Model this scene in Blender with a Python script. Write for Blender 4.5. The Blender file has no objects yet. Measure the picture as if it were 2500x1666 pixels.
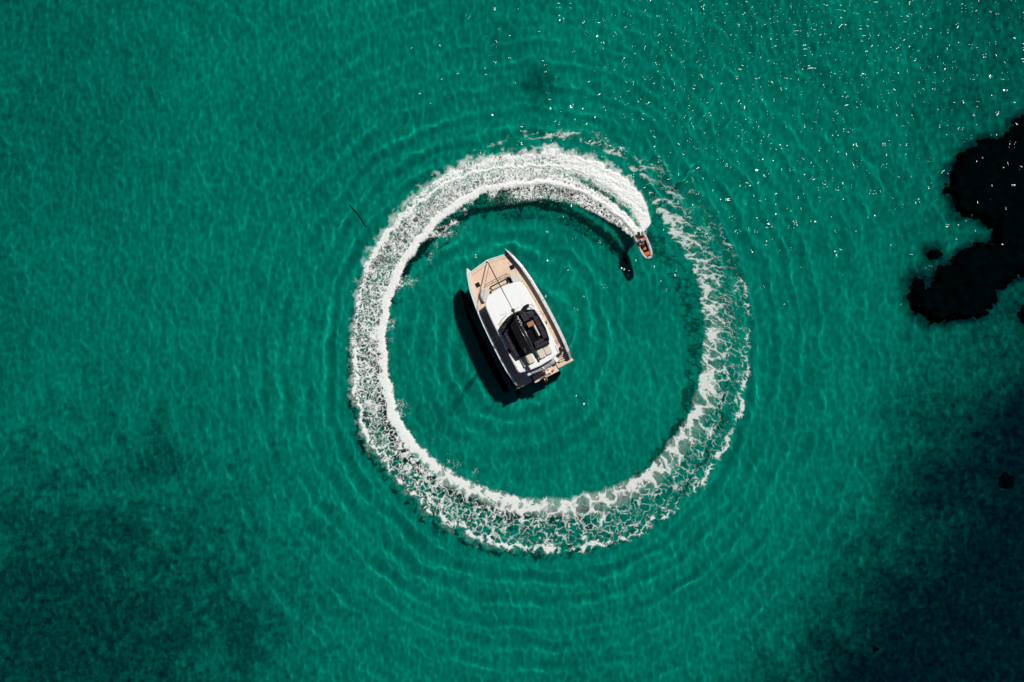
import bpy, bmesh, math, numpy as np
from mathutils import Vector, Matrix
sc = bpy.context.scene
col = sc.collection
R = math.radians
# ------------------------------------------------------------------ camera, sky, sun, exposure
cd = bpy.data.cameras.new('camera'); cam = bpy.data.objects.new('camera', cd); col.objects.link(cam)
cd.sensor_width = 36.0; cd.lens = 24.3; cd.clip_start = 1.0; cd.clip_end = 2000.0
cam.location = (1.4, 0.2, 75.0)
cam.rotation_euler = (-math.atan(.2/75), math.atan(1.4/75), 0)
sc.camera = cam
SUN_EL = 54.0; SUN_DIR = Vector((.57*math.cos(R(SUN_EL)), .82*math.cos(R(SUN_EL)), math.sin(R(SUN_EL)))).normalized()
world = bpy.data.worlds.new('World'); sc.world = world; world.use_nodes = True
wt = world.node_tree; sky = wt.nodes.new('ShaderNodeTexSky'); sky.sky_type = 'NISHITA'; sky.sun_disc = False
sky.air_density = .6; sky.dust_density = .2; sky.sun_elevation = R(SUN_EL); sky.sun_rotation = math.atan2(.57, .82)
wt.links.new(sky.outputs[0], wt.nodes['Background'].inputs[0]); wt.nodes['Background'].inputs[1].default_value = 0.05
sl = bpy.data.lights.new('sun', 'SUN'); sl.energy = 5.0; sl.angle = R(2.2); sl.color = (1.0, .965, .91)
sun = bpy.data.objects.new('sun', sl); col.objects.link(sun); sun.rotation_euler = SUN_DIR.to_track_quat('Z', 'Y').to_euler()
sl.cycles.is_caustics_light = True              # sunlight is bent by the waves and dances on the seabed
vs = sc.view_settings; vs.view_transform = 'Standard'; vs.look = 'None'; vs.exposure = -0.2; vs.gamma = 1.0; vs.use_curve_mapping = False
cy = sc.cycles; cy.max_bounces = 6; cy.diffuse_bounces = 1; cy.glossy_bounces = 2; cy.transmission_bounces = 4; cy.transparent_max_bounces = 16; cy.sample_clamp_indirect = 6.0; cy.use_denoising = True; cy.adaptive_threshold = .02

# ------------------------------------------------------------------ noise in numpy
def _h(ix, iy, seed):
    a = (ix.astype(np.int64)*374761393 + iy.astype(np.int64)*668265263 + seed*1442695041) & 0xffffffff
    a = ((a ^ (a >> 13))*1274126177) & 0xffffffff
    a = ((a ^ (a >> 16))*2246822519) & 0xffffffff
    a = a ^ (a >> 15)
    return (a & 0xffffff)/float(0x1000000)
def gnoise(x, y, seed=0):
    x0 = np.floor(x); y0 = np.floor(y); fx = x-x0; fy = y-y0
    u = fx*fx*fx*(fx*(fx*6-15)+10); v = fy*fy*fy*(fy*(fy*6-15)+10)
    def g(i, j):
        a = _h(x0+i, y0+j, seed)*(2*math.pi)
        return np.cos(a)*(fx-i)+np.sin(a)*(fy-j)
    return ((g(0,0)*(1-u)+g(1,0)*u)*(1-v)+(g(0,1)*(1-u)+g(1,1)*u)*v)*1.5
def fbm(x, y, seed=0, n=4, gain=.5):
    s = 0; a = 1; t = 0
    for k in range(n):
        s = s+a*gnoise(x*2**k+k*17.3, y*2**k-k*9.1, seed+k); t += a; a *= gain
    return s/t
def worley(x, y, seed=0):
    x0 = np.floor(x); y0 = np.floor(y)
    f1 = np.full(x.shape, 9.0); f2 = f1.copy()
    for i in (-1,0,1):
        for j in (-1,0,1):
            cx = x0+i; cy = y0+j
            d = np.hypot(cx+_h(cx,cy,seed)-x, cy+_h(cx,cy,seed+77)-y)
            f2 = np.minimum(f2, np.maximum(f1, d)); f1 = np.minimum(f1, d)
    return f1, f2
def sst(a, b, x):
    t = np.clip((x-a)/(b-a), 0, 1); return t*t*(3-2*t)
# ring of foam: edges traced as points of the wake (metres), turned into radius over angle
CX, CY = 4.18, -0.76
K = 21.18
OUT = [(1500,545),(1494,500),(1475,450),(1440,410),(1380,372),(1300,350),(1200,350),(1120,362),(1040,385),(980,420),(930,470),(880,530),(840,590),(818,660),(808,720),(803,780),(805,850),(810,920),(835,1010),(870,1065),(905,1105),(950,1150),(1000,1195),(1060,1230),(1130,1258),(1200,1272),(1280,1275),(1370,1265),(1450,1245),(1500,1215),(1560,1170),(1620,1110),(1660,1050),(1690,990),(1715,920),(1727,850),(1727,780),(1725,700),(1715,650),(1690,570),(1660,510),(1600,430),(1540,380),(1490,345),(1420,310),(1340,292),(1250,295),(1160,315),(1080,345)]
INN = [(1462,548),(1440,535),(1400,508),(1330,470),(1260,455),(1190,460),(1120,472),(1060,505),(1000,550),(960,600),(930,650),(905,710),(895,770),(900,830),(910,890),(925,950),(955,1000),(1000,1045),(1060,1085),(1120,1110),(1190,1130),(1270,1135),(1340,1125),(1420,1100),(1480,1070),(1530,1010),(1570,950),(1595,880),(1605,820),(1608,760),(1605,700),(1592,640),(1568,590),(1530,530),(1500,480),(1470,420),(1420,370),(1340,335),(1250,325),(1160,335),(1080,350)]
def polar(pts):
    a = []; r = []
    for px, py in pts:
        dx = px-1265; dy = 800-py
        t = math.degrees(math.atan2(dy, dx))
        if a:
            while t < a[-1]-180: t += 360
        a.append(t); r.append(math.hypot(dx, dy)/K)
    o = np.argsort(a); return np.array(a)[o], np.array(r)[o]
OA, OR = polar(OUT); IA, IR = polar(INN)
def ip(phi, *kv):
    return np.interp(phi, [k for k,_ in kv], [v for _,v in kv])
def layer(x, y, ang):
    """foam cover (0..1) at x,y for the pass whose unwrapped angle is ang"""
    phi = ang-52.0
    r = np.hypot(x-CX, y-CY); s = np.radians(phi)*19.0
    ro = np.interp(ang, OA, OR); ri = np.interp(ang, IA, IR)
    sc = ip(phi,(0,.12),(6,.4),(20,.55),(60,.45),(150,.5),(250,.55),(430,.8))
    ro = ro+sc*(gnoise(s/1.9,r*0+3,5)+.6*gnoise(s/.8,r*.4+9,6)+.3*gnoise(s/.35,r,16))-.1
    ri = ri+ip(phi,(0,.05),(60,.25),(430,.35))*(gnoise(s/2.1,r*0+1,7)+.5*gnoise(s/.7,r*.5,8))
    w = (r-ri)/(ro-ri)
    # --- cover by component
    ws = ip(phi,(0,.14),(10,.20),(20,.25),(40,.32),(60,.34),(90,.25),(120,.20),(180,.19),(220,.17),(300,.15),(360,.10),(430,.3))
    sg = ip(phi,(0,.10),(20,.085),(40,.085),(90,.10),(130,.125),(180,.15),(220,.15),(260,.15),(300,.15),(340,.15),(380,.12),(430,.3))
    sa = ip(phi,(0,1.2),(40,1.3),(90,1.3),(120,1.2),(145,.98),(165,.76),(185,.60),(220,.48),(260,.45),(300,.43),(340,.42),(365,.38),(400,.34),(430,.26))
    big = fbm(x/2.6,y/2.6,21,3); med = fbm(x/.9,y/.9,31,3); fin = fbm(x/.3,y/.3,41,2); gr = fbm(x/.16,y/.16,43,2)
    rad = fbm(s/.55,r/2.2,23,3)                       # streaks that run across the wake
    env = np.exp(-((w-ws)/(sg*np.where(w>ws,ip(phi,(0,1),(170,1.1),(230,1.6),(290,2.2),(380,2.2),(430,1.5)),.8)))**2)
    strip = sa*env*(1+ip(phi,(0,0),(150,.1),(260,.25),(330,.3),(430,.3))*rad+.25*big)
    bo = ip(phi,(0,1.3),(16,1.25),(28,.95),(42,.54),(60,.47),(90,.43),(130,.40),(160,.38),(200,.33),(240,.30),(280,.32),(320,.32),(350,.29),(370,.28),(400,.31),(425,.24),(440,.0))
    body = bo*sst(ws-.05,ws+.12,w)*(1-sst(.93,1.02,w))
    body = body*(1-ip(phi,(0,.0),(200,.1),(300,.25),(350,.3),(430,.1))*sst(.4,.75,w))
    rim = (1+.35*big+.35*med)*ip(phi,(0,.9),(40,.85),(80,.62),(150,.56),(200,.46),(260,.38),(300,.34),(330,.27),(360,.2),(430,.1))*np.exp(-((w-.91)/.08)**2)
    wo = ip(phi,(0,.64),(20,.64),(40,.67),(60,.76),(90,.86),(120,.9))
    line = ip(phi,(0,1.1),(30,1.2),(70,1.15),(95,.85),(120,.55),(150,.3),(180,0))*np.exp(-((w-wo)/.045)**2)
    inner = ip(phi,(0,.5),(40,.42),(90,.36),(130,.26),(200,.18),(260,.15),(340,.1),(400,.0))*sst(ip(phi,(0,-.05),(40,-.10),(60,-.25),(90,-.6),(430,-.5)),-.0,w)*(1-sst(ws,ws+.1,w))
    inner = inner*(1-ip(phi,(40,0),(70,1))*(1-sst(-.1,.4,big+.4*med)))
    fringe = ip(phi,(0,.1),(8,.42),(40,.40),(100,.26),(200,.18),(300,.14),(400,.0))*sst(.9,1.0,w)*(1-sst(1.0,ip(phi,(0,1.08),(30,1.28),(90,1.2),(430,1.15)),w))*sst(-.25,.45,med+.5*big)
    c = np.maximum.reduce([strip, body, rim, line, inner, fringe])
    flow = fbm(s/2.6+.4*med,(r-ri)/.34,25,3)
    c = c*(1+ip(phi,(0,.35),(25,.4),(60,.25),(120,.1),(160,0))*flow)
    # the slit of clear water between the two jets behind the dinghy
    slit = ip(phi,(0,.0),(2,.8),(14,.97),(26,.8),(44,0))*np.exp(-((w-ip(phi,(0,.38),(15,.44),(38,.55)))/ip(phi,(0,.07),(8,.10),(20,.11),(44,.08)))**2)*(1+.5*med)
    c = c*(1-slit)
    c = c*(1+.35*big+.25*med+ip(phi,(0,.1),(30,.35),(120,.25),(200,.1))*rad)
    c = c*sst(-.65,-.02,w)*(1-sst(1.05,1.3,w))*sst(-1.2,.4,phi)*(1-sst(412,442,phi))
    # --- lace: distance to cell borders, cells stretched across the wake when old
    wx = .55*fbm(x/1.1,y/1.1,51,3)+.16*gnoise(x/.45,y/.45,53); wy = .55*fbm(x/1.1+40,y/1.1,52,3)+.16*gnoise(x/.45+9,y/.45,55)
    def ST(p): return ip(p,(0,1.2),(40,.6),(100,.7),(150,.85),(230,1.),(290,.8),(320,.66),(350,.62),(390,.8),(430,1.2))
    st = ST(phi)
    L = ip(phi,(0,.6),(60,.62),(110,.8),(150,1.05),(190,1.4),(230,1.9),(330,1.9),(400,1.6),(440,1.9))
    shear = ip(phi,(0,0),(260,0),(300,.45),(345,.75),(385,.3),(430,-.3))
    gp = np.linspace(-5,445,1801); gst = ST(gp); gU = np.cumsum(np.radians(.25)*19.0/gst)
    U = np.interp(phi, gp, gU); uu = U+(wx+shear*(r-16))/st
    def lace(l0, seed):
        f1,f2 = worley(uu/l0+seed*3.1, (r+wy)/l0, seed); return f2-f1
    sizes = (.6,.95,1.4,1.95); F = 0; W = 0
    es = sst(.25,.75,env)*ip(phi,(120,0),(170,1),(430,1))
    for k,l0 in enumerate(sizes):
        wt = np.clip(1-np.abs(np.log(L/l0))/.42,0,1)+1e-4
        a = lace(l0, 60+k); b = lace(l0*.42, 70+k)
        f = np.minimum(a+.05, b*1.05+ip(phi,(0,.0),(150,.0),(220,.02),(300,.05),(430,.06)))
        g = np.minimum(a*.85, b*.95+.13)
        F = F+wt*(f*(1-es)+g*es); W = W+wt
    F = F/W
    T = c*.72*(1+ip(phi,(0,0),(150,.15),(230,.35),(430,.5))*fbm(x/1.5,y/1.5,91,2))-.078+(.09*fin+.05*gr)*np.clip(c*2,0,1)*ip(phi,(0,1),(150,.8),(220,.4),(430,.4))
    soft = ip(phi,(0,.22),(90,.17),(200,.12),(430,.10))
    a = sst(-soft*.5, soft, T-F)
    a = np.maximum(a, sst(.75,1.1,c+.12*gr))
    a = a*(1-ip(phi,(0,.3),(45,.3),(90,.2),(160,.05),(230,.1),(300,.3),(430,.5))*sst(.05,.55,-gr-.6*fin))
    milk = ip(phi,(0,.5),(120,.5),(180,.42),(240,.28),(300,.12),(360,.04),(430,0))*sst(.2,.8,env)*sst(.0,.09,w)*(1+.9*med)
    milk = np.maximum(milk, ip(phi,(0,.6),(30,.35),(90,.22),(150,.10),(220,.04),(260,0))*sst(ws,ws+.1,w)*(1-sst(.85,.98,w)))*sst(.02,.2,c)
    a = 1-(1-a)*(1-np.clip(milk*(1-np.clip(slit,0,1)),0,.8))
    a = a*ip(phi,(0,1),(150,.97),(220,.88),(300,.80),(360,.70),(400,.60),(440,.4))
    a = a**ip(phi,(0,1.5),(100,1.7),(150,1.6),(220,1.25),(430,1.1))
    mist = ip(phi,(0,.1),(8,.45),(50,.38),(110,.22),(180,.06),(240,0))*np.exp(-((w-1.02)/.10)**2)*(1+1.2*med+.8*big)
    a = 1-(1-a)*(1-np.clip(mist,0,.6)*sst(.02,.15,c+.1*fin))
    return np.where(c>.015, a, 0), c, phi
def foam_field(step):
    xs = np.arange(-21, 28, step); ys = np.arange(-26, 26, step)
    X, Y = np.meshgrid(xs, ys)
    ang = np.degrees(np.arctan2(Y-CY, X-CX)) % 360
    ang = np.where(ang < 50, ang+360, ang)
    A = np.zeros_like(X); Hh = np.zeros_like(X)
    for add in (0, 360):
        an = ang+add
        m = (an >= 50) & (an <= 490)
        a, c, phi = layer(X[m], Y[m], an[m])
        hz = a*(.04+.05*np.clip(c,0,1.2))+a*ip(phi,(0,.0),(4,.18),(25,.16),(70,.05),(120,.02),(430,0))*np.clip(c-.5,0,1)
        t = A[m]; h = Hh[m]
        A[m] = np.maximum(t, a); Hh[m] = np.maximum(h, hz)
    return xs, ys, A, Hh

# ------------------------------------------------------------------ materials
def nodes(name):
    m = bpy.data.materials.new(name); m.use_nodes = True; t = m.node_tree; t.nodes.clear()
    return m, t, t.nodes.new('ShaderNodeOutputMaterial')
def N(t, kind, **kw):
    n = t.nodes.new('ShaderNode'+kind)
    for k, v in kw.items():
        if k in n.inputs: n.inputs[k].default_value = v
        else: setattr(n, k, v)
    return n
def surf(name, c, rough=.5, scale=6.0, amount=.12, metal=0.0, bump=0.0, spec=.4, detail=4.0):
    m, t, o = nodes(name)
    b = N(t, 'BsdfPrincipled', Roughness=rough, Metallic=metal); b.inputs['Specular IOR Level'].default_value = spec
    tc = N(t, 'TexCoord'); nz = N(t, 'TexNoise', Scale=scale, Detail=detail)
    t.links.new(tc.outputs['Object'], nz.inputs['Vector'])
    r = N(t, 'ValToRGB'); r.color_ramp.elements[0].position = .3; r.color_ramp.elements[1].position = .7
    r.color_ramp.elements[0].color = tuple(max(0, x*(1-amount)) for x in c)+(1,)
    r.color_ramp.elements[1].color = tuple(min(1, x*(1+amount)) for x in c)+(1,)
    t.links.new(nz.outputs[0], r.inputs[0]); t.links.new(r.outputs[0], b.inputs['Base Color'])
    if bump:
        bp = N(t, 'Bump', Strength=bump, Distance=.02); t.links.new(nz.outputs[0], bp.inputs['Height']); t.links.new(bp.outputs[0], b.inputs['Normal'])
    t.links.new(b.outputs[0], o.inputs[0]); return m
def teak_mat(name, c):
    m, t, o = nodes(name)
    b = N(t, 'BsdfPrincipled', Roughness=.65); b.inputs['Specular IOR Level'].default_value = .25
    tc = N(t, 'TexCoord'); mp = N(t, 'Mapping'); mp.inputs['Scale'].default_value = (1, .12, 1)
    nz = N(t, 'TexNoise', Scale=9.0, Detail=5.0); n2 = N(t, 'TexNoise', Scale=1.1, Detail=3.0)
    wv = N(t, 'TexWave', Scale=1.75, Distortion=0.0); wv.bands_direction = 'X'; wv.wave_profile = 'SAW'
    t.links.new(tc.outputs['Object'], mp.inputs[0]); t.links.new(mp.outputs[0], nz.inputs['Vector']); t.links.new(tc.outputs['Object'], n2.inputs['Vector']); t.links.new(tc.outputs['Object'], wv.inputs['Vector'])
    r = N(t, 'ValToRGB'); r.color_ramp.elements[0].position = .3; r.color_ramp.elements[1].position = .72
    r.color_ramp.elements[0].color = (c[0]*.8, c[1]*.76, c[2]*.72, 1); r.color_ramp.elements[1].color = (min(1, c[0]*1.12), c[1]*1.12, c[2]*1.12, 1)
    ad = N(t, 'Math', operation='ADD'); ml = N(t, 'Math', operation='MULTIPLY'); ml.inputs[1].default_value = .5
    t.links.new(nz.outputs[0], ad.inputs[0]); t.links.new(n2.outputs[0], ad.inputs[1]); t.links.new(ad.outputs[0], ml.inputs[0]); t.links.new(ml.outputs[0], r.inputs[0])
    gt = N(t, 'Math', operation='GREATER_THAN'); gt.inputs[1].default_value = .92; t.links.new(wv.outputs['Fac'], gt.inputs[0])
    mx = N(t, 'Mix', data_type='RGBA'); mx.inputs['B'].default_value = (.05, .04, .035, 1) if False else mx.inputs['B'].default_value
    mx.inputs[7].default_value = (.10, .075, .055, 1)
    g2 = N(t, 'Math', operation='MULTIPLY'); g2.inputs[1].default_value = .45; t.links.new(gt.outputs[0], g2.inputs[0])
    t.links.new(g2.outputs[0], mx.inputs[0]); t.links.new(r.outputs[0], mx.inputs[6]); t.links.new(mx.outputs[2], b.inputs['Base Color'])
    t.links.new(b.outputs[0], o.inputs[0]); return m
M = dict(
    gel=surf('white gelcoat', (.80, .81, .80), .3, 1.5, .03), hull=surf('pale grey hull paint', (.60, .62, .63), .3, 1.2, .05),
    shoulder=surf('warm grey deck paint', (.56, .55, .49), .6, 4, .06), teak=teak_mat('teak deck', (.76, .57, .43)),
    black=surf('black fabric', (.009, .009, .012), .85, 9, .35, spec=.2), charcoal=surf('charcoal cushion', (.030, .028, .036), .85, 7, .3, spec=.2),
    beige=surf('beige cushion', (.60, .54, .43), .9, 5, .08), grey=surf('grey awning cloth', (.26, .26, .27), .85, 5, .12),
    brown=surf('oiled wood table', (.34, .15, .075), .5, 8, .25), alu=surf('dark spar paint', (.022, .02, .022), .4, 4, .2),
    steel=surf('brushed steel', (.55, .55, .55), .3, 9, .1, metal=.9), glass=surf('tinted window glass', (.012, .014, .017), .08, 2, .1, spec=.6),
    rope=surf('dark rope', (.06, .035, .03), .9, 20, .3), sail=surf('rolled sail cover', (.05, .03, .028), .85, 9, .25),
    tube=surf('grey rubber tube', (.40, .39, .39), .55, 5, .10), floor=surf('dark boat floor', (.005, .005, .007), .9, 8, .3, spec=.1),
    orange=surf('orange cushion', (.62, .13, .035), .8, 6, .15), motor=surf('black motor cowl', (.02, .021, .025), .3, 4, .2),
    skin=surf('tanned skin', (.52, .28, .18), .55, 30, .06), skin2=surf('sunburnt skin', (.60, .32, .24), .55, 30, .06),
    hair=surf('dark hair', (.018, .012, .009), .6, 40, .3), white_cloth=surf('white cloth', (.75, .74, .72), .9, 12, .05),
    dark_cloth=surf('dark cloth', (.03, .032, .04), .9, 12, .1), pink_cloth=surf('pink cloth', (.66, .36, .36), .9, 12, .08),
    reef=surf('dark reef weed', (.004, .006, .009), .95, 1.2, .6, spec=0.0), weed=surf('seaweed', (.11, .15, .10), .95, 3, .5, spec=0.0),
    eye=surf('eye', (.02, .015, .012), .3, 5, .1), lip=surf('lip', (.42, .14, .12), .5, 5, .1),
)

# ------------------------------------------------------------------ mesh helpers
class G:
    def __init__(s): s.v = []; s.f = []
    def add(s, vs_, fs):
        n = len(s.v); s.v += [tuple(p) for p in vs_]; s.f += [tuple(i+n for i in f) for f in fs]; return s
    def box(s, x0, x1, y0, y1, z0, z1):
        return s.add([(x0,y0,z0),(x1,y0,z0),(x1,y1,z0),(x0,y1,z0),(x0,y0,z1),(x1,y0,z1),(x1,y1,z1),(x0,y1,z1)],
                     [(3,2,1,0),(4,5,6,7),(0,1,5,4),(1,2,6,5),(2,3,7,6),(3,0,4,7)])
    def prism(s, poly, z0, z1, top=None):
        a = sum(poly[i][0]*poly[(i+1) % len(poly)][1]-poly[(i+1) % len(poly)][0]*poly[i][1] for i in range(len(poly)))
        if a < 0: poly = poly[::-1]; top = top[::-1] if top else None
        n = len(poly); t = top or poly
        return s.add([(x,y,z0) for x,y in poly]+[(x,y,z1) for x,y in t], [tuple(range(n))[::-1], tuple(range(n,2*n))]+[(i,(i+1)%n,n+(i+1)%n,n+i) for i in range(n)])
    def ring(s, outer, inner, z0, z1):
        n = len(outer); v = [(x,y,z0) for x,y in outer]+[(x,y,z0) for x,y in inner]+[(x,y,z1) for x,y in outer]+[(x,y,z1) for x,y in inner]; f = []
        for i in range(n):
            j = (i+1) % n; f += [(i,j,2*n+j,2*n+i),(n+j,n+i,3*n+i,3*n+j),(2*n+i,2*n+j,3*n+j,3*n+i),(j,i,n+i,n+j)]
        return s.add(v, f)
    def tube(s, pts, rad, seg=8, sy=1.0, closed=True):
        pts = [Vector(p) for p in pts]; n = len(pts); rad = rad if isinstance(rad, (list, tuple)) else [rad]*n
        v = []; f = []
        d0 = (pts[1]-pts[0]).normalized(); up = Vector((0,0,1)) if abs(d0.z) < .9 else Vector((0,1,0))
        for i, p in enumerate(pts):
            d = (pts[min(i+1,n-1)]-pts[max(i-1,0)]).normalized()
            a = d.cross(up).normalized(); b = a.cross(d).normalized()
            for k in range(seg):
                t = 2*math.pi*k/seg; v.append(p+a*math.cos(t)*rad[i]+b*math.sin(t)*rad[i]*sy)
        for i in range(n-1):
            for k in range(seg):
                k2 = (k+1) % seg; f.append((i*seg+k,i*seg+k2,(i+1)*seg+k2,(i+1)*seg+k))
        f += [tuple(range(seg))[::-1], tuple((n-1)*seg+k for k in range(seg))]
        return s.add(v, f)
    def loft(s, secs):
        n = len(secs[0]); v = [p for q in secs for p in q]; f = []
        for i in range(len(secs)-1):
            for k in range(n):
                k2 = (k+1) % n; f.append((i*n+k,i*n+k2,(i+1)*n+k2,(i+1)*n+k))
        f += [tuple(range(n))[::-1], tuple((len(secs)-1)*n+k for k in range(n))]
        return s.add(v, f)
    def ball(s, c, r, seg=10, rings=6):
        rx, ry, rz = r if isinstance(r, (tuple, list)) else (r,r,r); v = [(c[0],c[1],c[2]+rz)]; f = []
        for i in range(1, rings):
            for k in range(seg):
                a = math.pi*i/rings; b = 2*math.pi*k/seg; v.append((c[0]+rx*math.sin(a)*math.cos(b), c[1]+ry*math.sin(a)*math.sin(b), c[2]+rz*math.cos(a)))
        v.append((c[0],c[1],c[2]-rz)); m = len(v)-1
        for k in range(seg):
            k2 = (k+1) % seg; f.append((0,1+k,1+k2)); f.append((m,m-seg+k2,m-seg+k))
            for i in range(rings-2): f.append((1+i*seg+k,1+(i+1)*seg+k,1+(i+1)*seg+k2,1+i*seg+k2))
        return s.add(v, f)
    def build(s, name, mat, parent=None, bevel=0.0, seg=2, smooth=False, mirror=False):
        me = bpy.data.meshes.new(name)
        v = [(-x,y,z) for x,y,z in s.v] if mirror else s.v
        me.from_pydata(v, [], [f[::-1] for f in s.f] if mirror else s.f)
        bm = bmesh.new(); bm.from_mesh(me); bmesh.ops.recalc_face_normals(bm, faces=bm.faces)
        if bevel: bmesh.ops.bevel(bm, geom=list(bm.edges), offset=bevel, segments=seg, affect='EDGES', clamp_overlap=True)
        for f in bm.faces: f.smooth = smooth
        bm.to_mesh(me); bm.free(); me.materials.append(M[mat] if isinstance(mat, str) else mat)
        o = bpy.data.objects.new(name, me); col.objects.link(o)
        if parent: o.parent = parent
        return o
def tag(o, label=None, cat=None, group=None, kind=None):
    for k, v in (('label',label),('category',cat),('group',group),('kind',kind)):
        if v: o[k] = v
    return o
def empty(name, loc, rot):
    o = bpy.data.objects.new(name, None); col.objects.link(o); o.location = loc; o.rotation_euler = rot; o.empty_display_size = .5; return o
def grid_mesh(name, xs, ys, Z, mat, keep=None, attrs=None):
    ny, nx = Z.shape; X, Y = np.meshgrid(xs, ys)
    co = np.stack([X, Y, Z], -1).reshape(-1, 3)
    i = np.arange(nx*ny).reshape(ny, nx); q = np.stack([i[:-1,:-1], i[:-1,1:], i[1:,1:], i[1:,:-1]], -1).reshape(-1, 4)
    if keep is not None: q = q[keep.reshape(-1)]
    used = np.zeros(nx*ny, bool); used[q.ravel()] = True; remap = np.cumsum(used)-1; co = co[used]; q = remap[q]
    me = bpy.data.meshes.new(name); me.vertices.add(len(co)); me.vertices.foreach_set('co', co.astype(np.float32).ravel())
    me.loops.add(q.size); me.loops.foreach_set('vertex_index', q.astype(np.int32).ravel())
    me.polygons.add(len(q)); me.polygons.foreach_set('loop_start', np.arange(0, q.size, 4, dtype=np.int32))
    me.update(calc_edges=True); me.polygons.foreach_set('use_smooth', np.ones(len(q), bool))
    for k, a in (attrs or {}).items():
        at = me.attributes.new(k, 'FLOAT', 'POINT'); at.data.foreach_set('value', a.reshape(-1)[used].astype(np.float32))
    me.update(); me.materials.append(mat)
    o = bpy.data.objects.new(name, me); col.objects.link(o); return o
def stretched(half, step, far):
    a = np.arange(0, half, step); b = []; s = step*2; p = half
    while p < far: b.append(p); p += s; s *= 1.5
    a = np.concatenate([a, np.array(b+[far])]); return np.concatenate([-a[:0:-1], a])
def px(x, y): return (x-1250)/22.5*1.032, (833-y)/22.5*1.032      # photo measure to metres on the seabed

# ------------------------------------------------------------------ sea: real waves, clear refracting water
DEPTH = 4.2
def sea_material():
    m, t, o = nodes('clear sea water')
    rf = N(t, 'BsdfRefraction', Roughness=0.0, IOR=1.33); rf.inputs['Color'].default_value = SEA_TINT
    gl = N(t, 'BsdfGlossy', Roughness=.075, distribution='BECKMANN'); gl.inputs['Color'].default_value = (.03, .03, .03, 1)
    tc = N(t, 'TexCoord'); n1 = N(t, 'TexNoise', Scale=.95, Detail=0.0, Roughness=.5); t.links.new(tc.outputs['Object'], n1.inputs['Vector'])
    bp = N(t, 'Bump', Strength=1.0, Distance=GLINT_BUMP); t.links.new(n1.outputs[0], bp.inputs['Height']); t.links.new(bp.outputs[0], gl.inputs['Normal'])
    fr = N(t, 'Fresnel', IOR=1.33); mx = N(t, 'MixShader')
    t.links.new(fr.outputs[0], mx.inputs[0]); t.links.new(rf.outputs[0], mx.inputs[1]); t.links.new(gl.outputs[0], mx.inputs[2]); t.links.new(mx.outputs[0], o.inputs[0])
    return m
SEA_TINT = (.03, .73, .677, 1); GLINT_BUMP = .34
xs = stretched(62, .15, 420); ys = stretched(43, .15, 420); X, Y = np.meshgrid(xs, ys)
dC = np.hypot(X-CX, Y-CY); aC = np.degrees(np.arctan2(Y-CY, X-CX)) % 360; aC = np.where(aC < 52, aC+360, aC)
rr = dC-np.interp(aC, OA, OR)
wx_ = 1.0*gnoise(X/5.5, Y/5.5, 301)+.5*gnoise(X/2.2, Y/2.2, 308); patch = .55+.9*gnoise(X/7, Y/7, 302)
Z = .045*gnoise(X/2.9, Y/4.4, 303)
ca, sa_ = math.cos(.25), math.sin(.25); U = X*ca+Y*sa_; V = -X*sa_+Y*ca
Z += .0175*gnoise(U/1.1+.3*wx_, V/1.9, 304)+.0060*gnoise(U/.75, V/.95, 305)+.0066*gnoise(X/.48+7+.3*wx_, Y/.8, 306)
env_o = np.exp(-np.clip(rr, 0, None)/15.0)*sst(-.5, 1.5, rr)
Z += .0400*np.clip(patch, .3, 1.3)*env_o*np.sin(2*math.pi*(rr+.6*wx_)/2.45)
Z += .0060*env_o*np.sin(2*math.pi*(rr+.4*wx_)/1.25+1.0)
dB = np.hypot(X-1.0, (Y-1.2)*.9); aB = np.arctan2(Y-1.2, X-1.0)
env_i = sst(2.5, 5.5, dB)*(1-sst(10, 15.5, dB))*(1-sst(-2.5, 0, rr))
Z += .0270*env_i*np.sin(2*math.pi*(dB+.6*wx_)/2.15-2*aB)*np.clip(.7+.7*gnoise(X/5, Y/5, 307), .15, 1.4)
far = sst(65, 110, np.maximum(np.abs(X), np.abs(Y)*1.3)); Z *= 1-far
sea = grid_mesh('sea', xs, ys, Z, sea_material()); tag(sea, kind='structure'); sea.cycles.is_caustics_caster = True

# ------------------------------------------------------------------ seabed: pale sand, weed patches, plus vignette and deep-water darkness painted in
xs = stretched(66, .45, 420); ys = stretched(47, .45, 420); X, Y = np.meshgrid(xs, ys)
PX = X/1.032*22.5+1250; PY = 833-Y/1.032*22.5
n_big = fbm(X/14, Y/14, 401, 4); n_mid = fbm(X/3.2, Y/3.2, 402, 4); n_fine = fbm(X/1.0, Y/1.0, 403, 3)
weed = np.clip(.03+.27*np.clip((np.hypot(PX-1250, PY-800)/1300), 0, 1.4)**2+.16*n_big, 0, 1)  # radial term puts lens vignette into the weed tone, darker outward
d_ = ((PX-2030)*.86+(PY-1330)*.51)/330+.42*n_big+.25*n_mid+.12*n_fine
weed = np.maximum(weed, .975*sst(-.75, .85, d_))  # dark of deeper water put into the weed tone; the bed stays level
weed = np.maximum(weed, .55*sst(1850, 2600, PX+250*n_big))  # edge falloff towards the right, also painted through the weed tone
bl = sst(-.5, .8, 1-np.hypot((PX-120)/640, (PY-1600)/560)+.40*n_mid+.45*n_fine)
bl2 = sst(-.1, .7, 1-np.hypot((PX-370)/90, (PY-1110)/110)+.7*n_mid)
bl3 = sst(-.1, .8, 1-np.hypot((PX-560)/190, (PY-1560)/150)+.8*n_mid)
weed = np.maximum.reduce([weed, .80*bl, .62*bl2, .72*bl3, .33*sst(.32, .6, n_mid+.25*n_fine)*sst(.0, .5, n_big+.2)])
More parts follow.
